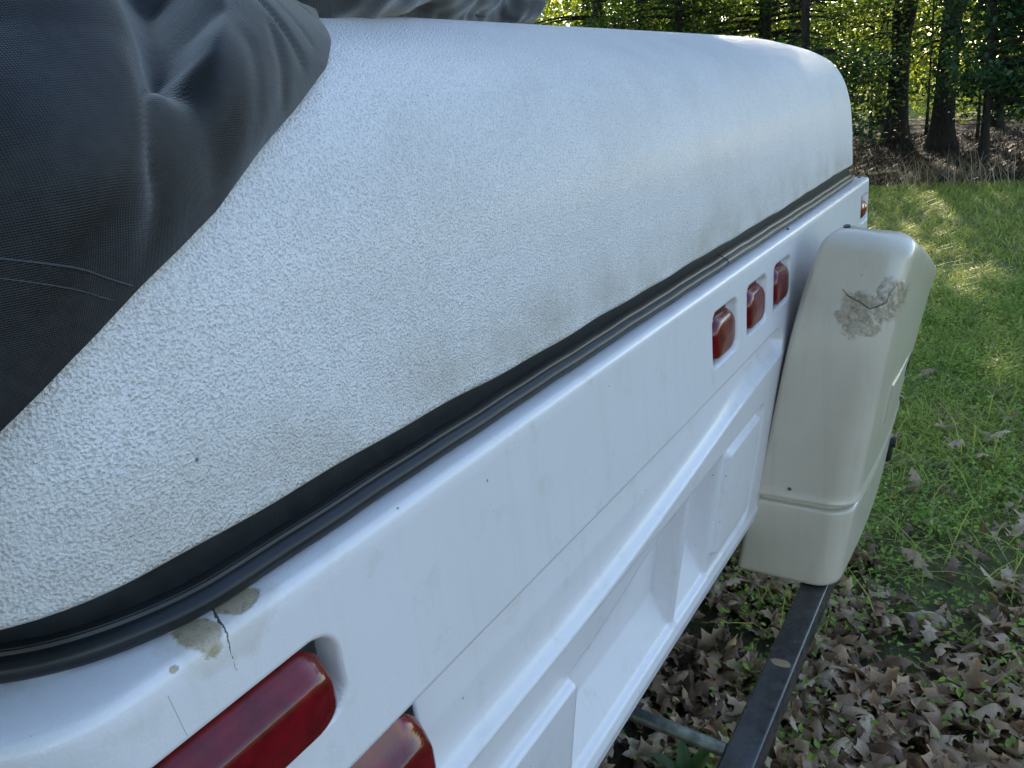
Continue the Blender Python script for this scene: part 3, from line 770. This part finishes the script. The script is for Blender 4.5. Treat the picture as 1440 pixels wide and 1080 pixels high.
# bunched roll lying on top of the roof
def roof_z(x, y):
    d = max(min(x - X0, X1 - x, y - Y0), 0)
    return ZB + float(np.interp(d, PROF[:, 0], PROF[:, 1])) * float(zmod(x, y))
ctl = np.array([(.10, .42), (.25, .30), (.38, .262), (.52, .30), (.66, .37), (.82, .43), (.98, .46), (1.10, .47), (1.17, .47)])
rad = np.array([.13, .105, .082, .085, .10, .105, .10, .085, .03])
tt = np.linspace(0, len(ctl) - 1, 150); NQ = 64
V = []; U = []
for a in tt:
    cx, cy = np.interp(a, range(len(ctl)), ctl[:, 0]), np.interp(a, range(len(ctl)), ctl[:, 1]); r = np.interp(a, range(len(ctl)), rad)
    c2 = [np.interp(a + .05, range(len(ctl)), ctl[:, q]) - np.interp(a - .05, range(len(ctl)), ctl[:, q]) for q in (0, 1)]
    tn = np.array(c2) / (np.hypot(*c2) + 1e-9)
    for q in range(NQ):
        an = 2 * math.pi * q / NQ
        rr = r * (1 + .20 * math.sin(an * 3 + a * 1.3) * .6 + .30 * mnoise.noise(Vector((a * 1.1, math.cos(an) * 1.6, math.sin(an) * 1.6))) + .10 * mnoise.noise(Vector((a * 4, math.cos(an) * 3, math.sin(an) * 3 + 9))) + .05 * math.sin(an * 7 + 3 * math.sin(a * 2)))
        px, py = cx - tn[1] * rr * math.cos(an), cy + tn[0] * rr * math.cos(an)
        pz = roof_z(cx, cy) + r * .50 + rr * math.sin(an) * .8
        pz = max(pz, roof_z(px, py) - .004)
        V.append((px, py, pz)); U.append((a * .13, q * .01))
V = np.array(V); F = grid_faces(len(tt), NQ).tolist()
for i in range(len(tt) - 1): F.append([i * NQ + NQ - 1, (i + 1) * NQ + NQ - 1, (i + 1) * NQ, i * NQ])
F.append([(len(tt) - 1) * NQ + q for q in range(NQ)])
mesh_obj('bunched_roll', V, F, MAT['fabric'], cover, uv=np.array(U))

# twig on the roof
p, n = roof_pt(.70, 7.9)
tw = tube_along('twig', [p + n * .010 + np.array((t, t * .1, 0)) for t in np.linspace(-.011, .011, 6)], [.0012, .0022, .0024, .002, .0022, .001], MAT['twig'], None)
tag(tw, 'tiny brown twig lying near the top of the camper roof', 'twig')

# ------------------------------------------------------------------ trees
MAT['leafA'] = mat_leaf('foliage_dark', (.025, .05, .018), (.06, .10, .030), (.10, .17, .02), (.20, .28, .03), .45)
MAT['leafB'] = mat_leaf('foliage_sunny', (.05, .085, .018), (.10, .14, .03), (.34, .42, .03), (.54, .54, .06), .60)  # lit copy of the leaf material, sun glow put into its colours
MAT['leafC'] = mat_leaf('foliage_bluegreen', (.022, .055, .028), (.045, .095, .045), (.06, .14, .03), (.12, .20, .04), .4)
LEAF = np.array([(0, -.5, 0), (.26, -.12, .06), (.2, .22, .05), (0, .5, -.03), (-.2, .22, .05), (-.26, -.12, .06)])
def leaf_mesh(name, centres, size, flat, mat, parent, droop=.3):
    n = len(centres); c = np.asarray(centres)
    sz = size * rng.uniform(.6, 1.25, n)
    az = rng.uniform(0, 2 * math.pi, n); tilt = rng.normal(0, flat, n); roll = rng.normal(0, flat, n) 
    L = LEAF[None] * sz[:, None, None]
    def rot(v, ang, ax):
        cc, ss = np.cos(ang)[:, None], np.sin(ang)[:, None]; o = v.copy(); i, j = [(1, 2), (2, 0), (0, 1)][ax]
        o[..., i] = v[..., i] * cc - v[..., j] * ss; o[..., j] = v[..., i] * ss + v[..., j] * cc; return o
    L = rot(L, roll, 1); L = rot(L, tilt - droop, 0); L = rot(L, az, 2)
    V = (L + c[:, None, :]).reshape(-1, 3)
    b = np.arange(n)[:, None] * 6
    F = np.concatenate([b + np.array([[0, 1, 2, 3]]), b + np.array([[0, 3, 4, 5]])], 0)
    return mesh_obj(name, V, F, mat, parent, smooth_shade=False)
def spray(c, n, rx, ry, rz):
    """flat layered branch sprays around c"""
    return np.array(c) + rng.normal(0, 1, (n, 3)) * np.array([rx, ry, rz])
def trunk_mesh(name, pts, rads, parent, n=14, flare=True):
    V = []; pts = np.array(pts, float)
    m_ = 26; tt = np.linspace(0, len(pts) - 1, m_)
    P = np.stack([np.interp(tt, range(len(pts)), pts[:, q]) for q in range(3)], -1); Rr = np.interp(tt, range(len(pts)), rads)
    for i, (p, r) in enumerate(zip(P, Rr)):
        for q in range(n):
            a = 2 * math.pi * q / n
            rr = r * (1 + .10 * mnoise.noise(Vector((math.cos(a) * 1.5, math.sin(a) * 1.5, p[2] * 1.2 + p[0]))))
            if flare: rr *= 1 + .7 * math.exp(-max(p[2], 0) / .28) * (1 + .3 * math.sin(a * 4 + p[0]))
            V.append((p[0] + rr * math.cos(a), p[1] + rr * math.sin(a), p[2]))
    F = []
    for i in range(m_ - 1):
        for q in range(n): F.append([i * n + q, i * n + (q + 1) % n, (i + 1) * n + (q + 1) % n, (i + 1) * n + q])
    return mesh_obj(name, V, F, MAT['bark'], parent)
def tree(base, r, lean, height, label, mat, low, high, n_low=2200, n_high=3700, fork=None, leaf=.085, spread=1.6, group=None, name='woodland_tree'):
    """base xy, trunk radius, lean dx,dy per metre; low = list of branch spray centres (dx,dy,z,rx,ry,rz,n)"""
    z0 = ground_z(*base) - .05
    t = tag(empty(name, (base[0], base[1], z0)), label, 'tree', group)
    zs = [0, .25 * height, .5 * height, height]
    wob = rng.normal(0, .08, (4, 2)); wob[0] = 0
    pts = [(base[0] + lean[0] * z + wob[i][0] * r * 4, base[1] + lean[1] * z + wob[i][1] * r * 4, z0 + z) for i, z in enumerate(zs)]
    tr = trunk_mesh('trunk', pts, [r, r * .82, r * .65, r * .12], t)
    if fork:
        zf, dx, dy, rf = fork
        b = np.array([base[0] + lean[0] * zf, base[1] + lean[1] * zf, z0 + zf])
        trunk_mesh('limb', [b, b + np.array([dx * .5, dy * .5, .8]), b + np.array([dx * 1.6, dy * 1.6, 3.2]), b + np.array([dx * 2.5, dy * 2.5, 6])], [rf, rf * .9, rf * .7, rf * .2], t, flare=False)
    cs = []
    for (dx, dy, z, rx, ry, rz, n) in low:
        cs.append(spray((base[0] + dx, base[1] + dy, z), n, rx, ry, rz))
        # branch carrying the spray
        b0 = np.array([base[0] + lean[0] * z, base[1] + lean[1] * z, z0 + z + .25]); b1 = np.array([base[0] + dx, base[1] + dy, z])
        if np.hypot(dx, dy) > .25:
            tube_along('branch', [b0 + (b1 - b0) * f + np.array((0, 0, .12 * math.sin(f * 3))) for f in np.linspace(0, 1, 6)], [.03, .026, .022, .017, .012, .005], MAT['bark'], t, 5)
    if high:
        ht, hr, hn = high      # crown centre height, radius, clumps
        for q in range(hn):
            a = rng.uniform(0, 2 * math.pi); rr = hr * math.sqrt(rng.uniform(0, 1)); z = rng.uniform(ht[0], ht[1])
            cs.append(spray((base[0] + lean[0] * z + rr * math.cos(a), base[1] + lean[1] * z + rr * math.sin(a), z), int(n_high / hn), .55, .55, .22))
    if cs:
        c = np.concatenate(cs)
        low_m = c[:, 2] < 4.2
        c = c[c[:, 2] > .15]; low_m = c[:, 2] < 4.2
        sizes = np.where(low_m, leaf, leaf * 3.0)
        cr = leaf_mesh('crown', c, sizes, .45, mat, t)
    return t
T = 'trees along the woodland edge'
def jl(lst): return lst
def ring_low(n, r0, r1, z0, z1, per, sx=.45, sz=.10):
    out = []
    for q in range(n):
        a = rng.uniform(0, 2 * math.pi); r = rng.uniform(r0, r1)
        out.append((r * math.cos(a), r * math.sin(a), rng.uniform(z0, z1), sx, sx, sz, per))
    return out
def mass(n, rel, per, sx=.40, sz=.10):
    """n sprays in a box rel = (dx0,dx1,dy0,dy1,z0,z1)"""
    return [(rng.uniform(rel[0], rel[1]), rng.uniform(rel[2], rel[3]), rng.uniform(rel[4], rel[5]), sx, sx, sz, per) for _ in range(n)]
A, B, Cc = MAT['leafA'], MAT['leafB'], MAT['leafC']
HI = ((3.2, 11.0), 3.0, 56); LO = ((3.0, 5.5), 2.2, 12)  # upper crowns out of view, made dense to keep sun off the camper
tree((17.6, 2.0), .19, (-.005, .0), 15, 'forked dark trunk tree in the middle of the bright woodland gap', A, mass(16, (-1.6, 1, .1, 1.6, .9, 2.7), 150) , HI, fork=(1.55, .03, -.24, .11), group=T)
tree((15.6, 1.02), .17, (-.005, .012), 14, 'stout dark trunk tree just right of the forked one', A, mass(6, (-1.2, .8, -.5, .5, 1.5, 2.6), 110), HI, group=T)
tree((14.6, 3.78), .11, (0, .0), 14, 'straight dark trunk rising behind the far roof corner', A, mass(44, (-1.6, 1.6, -1.8, 1.6, 1.0, 2.9), 170), HI, group=T)
tree((12.6, 2.55), .07, (0, .03), 8, 'leafy tree with low branches beside the far roof corner', Cc, mass(22, (-.8, .8, -.75, .45, .45, 1.75), 190, .32), ((3.2, 8), 1.8, 26), group=T)
tree((11.9, .16), .035, (.02, .05), 5, 'slim leaning tree under the right hand foliage', Cc, mass(40, (-.6, 1.3, -1.3, .35, .55, 2.3), 230, .34, .09), ((2.6, 6), 1.6, 20), group=T)
tree((13.4, .25), .05, (.0, .04), 7, 'second slim tree close behind the leaning one', Cc, mass(22, (-.5, .8, -1.2, .3, .5, 2.4), 170, .36), ((3, 8), 1.8, 24), group=T)
tree((15.2, 7.2), .13, (0, 0), 14, 'dark tree at the left end of the woodland edge beside the fabric roll', A, mass(40, (-1.5, 1.5, -1.6, 1.8, 1.1, 3.3), 170), HI, group=T)
tree((16.3, 6.75), .10, (0, .01), 14, 'dark trunk second from the left above the roof', A, mass(34, (-1.5, 1.5, -1.5, 1.5, 1.2, 3.3), 160), HI, group=T)
tree((14.0, 5.15), .085, (.0, -.01), 13, 'slender dark trunk above the middle of the roof edge', A, mass(40, (-1.3, 1.3, -1.3, 1.3, 1.3, 3.1), 170), HI, group=T)
tree((19.0, 6.2), .14, (0, 0), 15, 'farther trunk seen between the slender trunks above the roof', A, mass(24, (-1.5, 1.5, -1.5, 1.5, 1.2, 3.6), 150), LO, group=T, n_high=700)
tree((20.5, 4.55), .12, (0, 0), 15, 'distant trunk left of the bright gap', A, mass(24, (-1.5, 1.5, -1.5, 1.5, 1.2, 3.4), 150), LO, group=T, n_high=700)
tree((21.5, 1.55), .06, (0, .01), 13, 'thin distant trunk between the two stout trunks', A, mass(4, (-1, 1, -1, 1, 1.8, 3), 90), LO, group=T, n_high=700)
tree((19.6, .35), .09, (0, 0), 14, 'distant trunk half hidden by the right hand foliage', A, mass(8, (-1, 1, -1, 1, .8, 3), 110), LO, group=T, n_high=700)
tree((16.8, -.9), .15, (0, 0), 14, 'dark tree at the right edge of the picture', A, mass(16, (-1.4, 1.2, -1.2, 1.2, .8, 3), 120), HI, group=T)
for q, (bx, by) in enumerate([(14.5, -3.2), (18.5, -3.6), (13.8, 9.5), (19, 9.5), (23, 8), (23.5, 3.2), (22.8, -1.6), (24, 5.6)]):  # the ones outside the view are added to block the low sun
    tree((bx, by), .13, (0, 0), 15, 'tall dark tree of the woodland edge behind the front trunks and beside them out of view', A, mass(8, (-1.4, 1.4, -1.4, 1.4, 1.2, 3.4), 70), HI if bx < 20 else LO, group='trees flanking the woodland edge', n_high=3300 if bx < 20 else 700)
for q, (bx, by) in enumerate([(-4.8, -1.6), (-5.4, 1.8), (-5.2, 5.2), (-7.0, -4.6), (-7.6, 0.3), (-8, 3.8), (-6, 8.6), (-9.5, -2.5)]):  # unseen trees, set close and dense to dim light from this side
    tree((bx, by), .16, (0, 0), 16, 'tall leafy tree out of view behind the near side of the camper, added to dim the light there', A, mass(22, (-1.8, 1.2, -1.8, 1.8, .5, 4.0), 60), ((1.6, 12), 2.8, 52), group='unseen light dimming trees behind the near side', n_high=3200, leaf=.13)
# small saplings
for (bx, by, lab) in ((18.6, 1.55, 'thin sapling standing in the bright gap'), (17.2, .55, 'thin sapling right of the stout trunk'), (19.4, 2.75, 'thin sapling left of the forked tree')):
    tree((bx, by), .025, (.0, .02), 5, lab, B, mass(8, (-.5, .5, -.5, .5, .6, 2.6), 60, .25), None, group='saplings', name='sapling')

# sunlit understory behind the front trunks, read as one mass
cs = []
for q in range(420):
    x = rng.uniform(20.5, 28.5); y = rng.uniform(-6, 15); z = rng.uniform(.1, 3.6) if q % 3 else rng.uniform(.1, 1.2)
    cs.append(spray((x, y, z), 75, .5, .5, .18))
c = np.concatenate(cs); c = c[c[:, 2] > .0]
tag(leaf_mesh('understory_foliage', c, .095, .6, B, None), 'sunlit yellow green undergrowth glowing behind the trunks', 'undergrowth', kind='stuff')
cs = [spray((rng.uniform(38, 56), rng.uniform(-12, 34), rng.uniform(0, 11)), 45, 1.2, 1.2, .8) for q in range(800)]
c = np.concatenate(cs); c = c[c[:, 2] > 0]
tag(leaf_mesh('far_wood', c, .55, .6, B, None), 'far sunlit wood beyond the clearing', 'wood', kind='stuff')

# brush, dry stalks and litter on the woodland floor
def blades(name, n, xr, yr, h, wdt, mat, bend=.5, dens=None, base=None, lean=.35):
    x = rng.uniform(*xr, n); y = rng.uniform(*yr, n)
    if dens is not None:
        keep = rng.uniform(0, 1, n) < dens(x, y); x, y = x[keep], y[keep]; n = len(x)
    hh = h * rng.uniform(.35, 1.25, n); a = rng.uniform(0, 2 * math.pi, n); w_ = wdt * rng.uniform(.6, 1.3, n)
    ln = np.abs(rng.normal(0, lean, n)); b = rng.uniform(.2, 1, n) * bend
    z = np.array([ground_z(p, q) for p, q in zip(x, y)]) - .004
    dx, dy = np.cos(a), np.sin(a); sx, sy = -dy, dx
    def pt(t, side, wf):
        off = hh * (ln * t + b * t * t)
        return np.stack([x + dx * off + sx * w_ * wf * side, y + dy * off + sy * w_ * wf * side, z + hh * t * (1 - .35 * b * t)], -1)
    V = np.stack([pt(0, -1, .5), pt(0, 1, .5), pt(.55, -1, .42), pt(.55, 1, .42), pt(1, 0, 0)], 1).reshape(-1, 3)
    k = np.arange(n)[:, None] * 5
    F = np.concatenate([k + np.array([[0, 1, 3]]), k + np.array([[0, 3, 2]]), k + np.array([[2, 3, 4]])], 0)
    return mesh_obj(name, V, F, mat, None, smooth_shade=False)
MAT['straw'] = mat_leaf('dry_straw', (.16, .12, .06), (.46, .36, .22), (.16, .11, .05), (.3, .22, .1), .25)
MAT['grassA'] = mat_leaf('grass_green', (.24, .31, .04), (.55, .52, .13), (.32, .40, .03), (.55, .55, .10), .35)
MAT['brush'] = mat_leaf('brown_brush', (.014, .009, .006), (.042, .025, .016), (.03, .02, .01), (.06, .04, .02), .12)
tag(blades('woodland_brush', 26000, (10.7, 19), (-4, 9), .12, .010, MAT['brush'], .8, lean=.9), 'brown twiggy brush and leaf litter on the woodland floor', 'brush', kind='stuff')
tag(blades('dry_grass_fringe', 2600, (10.1, 11.4), (-3, 6), .42, .007, MAT['straw'], .9, dens=lambda x, y: .25 + .75 * (np.sin(y * 3.1) * np.sin(y * 1.3 + 1) > .1), lean=.6), 'dry straw coloured grass fringe where lawn meets woods', 'dry grass', kind='stuff')

# lawn
def fbm(x, y, s): return np.array([mnoise.fractal(Vector((p * s, q * s, 4.2)), 1, 2, 3) for p, q in zip(x, y)])
def lawn_d(x, y):
    f = fbm(x, y, 1.5)
    return np.clip((x + .55 * f - 1.75) / 1.1, .02, 1) * np.clip(.75 + .5 * f, .15, 1)
tag(blades('lawn_grass', 52000, (1.2, 4.6), (-1.6, 2.2), .062, .0050, MAT['grassA'], 1.1, dens=lawn_d, lean=1.0), 'short green lawn grass on the near side', 'grass', kind='stuff')
tag(blades('lawn_grass', 90000, (4.6, 10.7), (-3, 6),   .07, .0075, MAT['grassA'], 1.0, lean=.85, dens=lambda x, y: np.clip(.75 + .45 * fbm(x, y, .9), .3, 1)), 'green lawn grass reaching back to the woods', 'grass', kind='stuff')
tag(blades('grass_tuft', 2600, (1.5, 5.5), (-.9, 1.0), .17, .0036, MAT['grassA'], 1.2, lean=.6, dens=lambda x, y: np.clip(fbm(x, y, 2.2) * 2.2 - .05, 0, 1) + .06), 'longer wispy grass tufts bending over the lawn', 'grass', kind='stuff')
tag(blades('dry_grass_stems', 9000, (1.2, 9.5), (-2, 3.5), .085, .0035, MAT['straw'], 1.2, lean=1.3), 'dry straw coloured stems scattered through the lawn', 'dry grass', kind='stuff')
# low clover-like weeds
def weeds(name, n, xr, yr, dens, size, mat):
    cs = []; 
    for q in range(n):
        x, y = rng.uniform(*xr), rng.uniform(*yr)
        if rng.uniform() > dens(np.array([x]), np.array([y]))[0]: continue
        k = rng.integers(7, 16); r = rng.uniform(.02, .055)
        cs.append(np.stack([x + rng.normal(0, r, k), y + rng.normal(0, r, k), ground_z(x, y) + rng.uniform(.008, .06, k)], -1))
    return leaf_mesh(name, np.concatenate(cs), size, .5, mat, None, 0)
MAT['weed'] = mat_leaf('weed_leaf', (.17, .27, .04), (.32, .42, .08), (.22, .34, .04), (.34, .46, .08), .35)
wd = lambda x, y: np.clip((x - 1.12 + .9 * fbm(x, y, 1.5)) / .9, .05, 1) * np.clip(.55 + .9 * fbm(x + 9, y, 2.5), .08, 1)
tag(weeds('ground_weeds', 9500, (1.0, 6.0), (-1.0, 1.6), wd, .019, MAT['weed']), 'small bright green clover weeds among the dead leaves', 'weeds', kind='stuff')

# ------------------------------------------------------------------ fallen oak leaves
def oak_outline(seed):
    r = np.random.default_rng(seed); L = 1.0; n = 4
    half = [(0, 0.0), (.02, .10)]
    for i in range(n):
        y0 = .16 + i * .2; wd_ = (.11, .18, .22, .15)[i] * r.uniform(.8, 1.2)
        half += [(wd_ * .48, y0 - .035), (wd_ * .72, y0 + .035), (wd_ * 1.0, y0 + .095), (wd_ * .55, y0 + .115)]
    half += [(.05, .93), (0, 1.0)]
    return half
def oak_leaf(seed):
    r = np.random.default_rng(seed + 50); h = oak_outline(seed)
    bend, cup, tw_ = r.uniform(-.6, 1.3), r.uniform(.1, 1.4), r.uniform(-1., 1.)
    V = []; F = []
    def z(x, y): return cup * abs(x) * .9 + bend * (y - .5) ** 2 * .9 + tw_ * x * (y - .5) + .05 * math.sin(9 * y + 7 * x + seed)
    m_ = len(h)
    for x, y in h: V.append((0, y, z(0, y)))
    for s in (1, -1):
        b = len(V)
        sc = r.uniform(.85, 1.15)
        for x, y in h: V.append((s * x * sc, y, z(s * x * sc, y)))
        for i in range(m_ - 1):
            f = [i, i + 1, b + i + 1, b + i]
            F.append(f if s < 0 else f[::-1])
    V = np.array(V); V -= V.mean(0)
    return V, F
proto = []
for q in range(8):
    V, F = oak_leaf(q); me = bpy.data.meshes.new('fallen_oak_leaf'); me.from_pydata(V.tolist(), [], F); me.update(); me.materials.append(MAT['dead'])
    me.polygons.foreach_set('use_smooth', np.ones(len(me.polygons), dtype=bool)); proto.append((V, F, me))
def leaf_dens(x, y):
    f = mnoise.fractal(Vector((x * 1.5, y * 1.5, 4.2)), 1, 2, 3)
    b = max(.05, min(1, (2.15 - x + .7 * f) / .8)) if x > 1 else 1
    return b * (.40 if (y > -.05 and x < 1.6) else 1) * (.55 + .45 * (f > -.15))
def pix(p):
    c = RM.T @ (np.array(p) - CAM); return (c[0] / c[2] * 1081 + 720, c[1] / c[2] * 1081 + 540, c[2])
spots = []
while len(spots) < 6200:
    x, y = rng.uniform(.3, 4.2), rng.uniform(-1.3, 1.6)
    if rng.uniform() < leaf_dens(x, y) * (1 if x < 2.6 else .35): spots.append((x, y))
inst, rest = [], []
for (x, y) in spots:
    u, v, d = pix((x, y, 0))
    vis = 0 < u < 1440 and 0 < v < 1080 and (u > 1165 or (v > 830 and u > 900)) and u > 1200 - (v - 700) * .8
    (inst if vis else rest).append((d, x, y))
inst.sort(); keep, more = inst[:300], inst[300:]
rest += more
def leaf_tf():
    s = rng.uniform(.03, .07) if rng.uniform() < .3 else rng.uniform(.06, .14)
    return s, Matrix.Rotation(rng.uniform(0, 6.283), 4, 'Z') @ Matrix.Rotation(rng.normal(0, .28) + (math.pi if rng.uniform() < .5 else 0), 4, 'X') @ Matrix.Rotation(rng.normal(0, .3), 4, 'Y') @ Matrix.Scale(s, 4)
for d, x, y in keep:
    V, F, me = proto[rng.integers(0, 8)]
    o = bpy.data.objects.new('fallen_oak_leaf', me); COL.objects.link(o)
    s, mt = leaf_tf(); o.matrix_world = Matrix.Translation((x, y, ground_z(x, y) + s * .22 + rng.uniform(0, .012))) @ mt
    tag(o, 'curled brown lobed oak leaf lying among the dead leaves beside the bumper', 'leaf', 'fallen oak leaves near the bumper')
AV, AF = [], []
nb = 0
for d, x, y in rest:
    V, F, me = proto[rng.integers(0, 8)]; s, mt = leaf_tf(); R3 = np.array(mt)[:3, :3]
    AV.append(V @ R3.T + np.array((x, y, ground_z(x, y) + s * .2 + rng.uniform(0, .012)))); AF += [[i + nb for i in f] for f in F]; nb += len(V)
tag(mesh_obj('leaf_litter', np.concatenate(AV), AF, MAT['dead']), 'carpet of brown dead oak leaves under and beside the camper', 'leaf litter', kind='stuff')
# broad green weed under the bumper
cs = []
wp = empty('weed_plant', (1.0, .12, ground_z(1.0, .12)))
tag(wp, 'small dark green weed with pointed leaves beside the support pipe', 'weed')
for q, (a, t, L) in enumerate(((.3, .7, .10), (1.5, .5, .12), (2.9, .8, .09), (4.2, .6, .10), (5.2, .9, .09))):
    V = np.array([(0, 0, 0), (.18, .35, .10), (.12, .7, .12), (0, 1, .02), (-.12, .7, .12), (-.18, .35, .10), (0, .5, .04)]) * L
    R3 = np.array(Matrix.Rotation(a, 3, 'Z') @ Matrix.Rotation(t, 3, 'X'))
    mesh_obj('leaf', V @ R3.T + np.array((1.0, .12, ground_z(1.0, .12) + .03)), [[0, 1, 6], [1, 2, 6], [2, 3, 6], [3, 4, 6], [4, 5, 6], [5, 0, 6]], MAT['leafC'], wp)
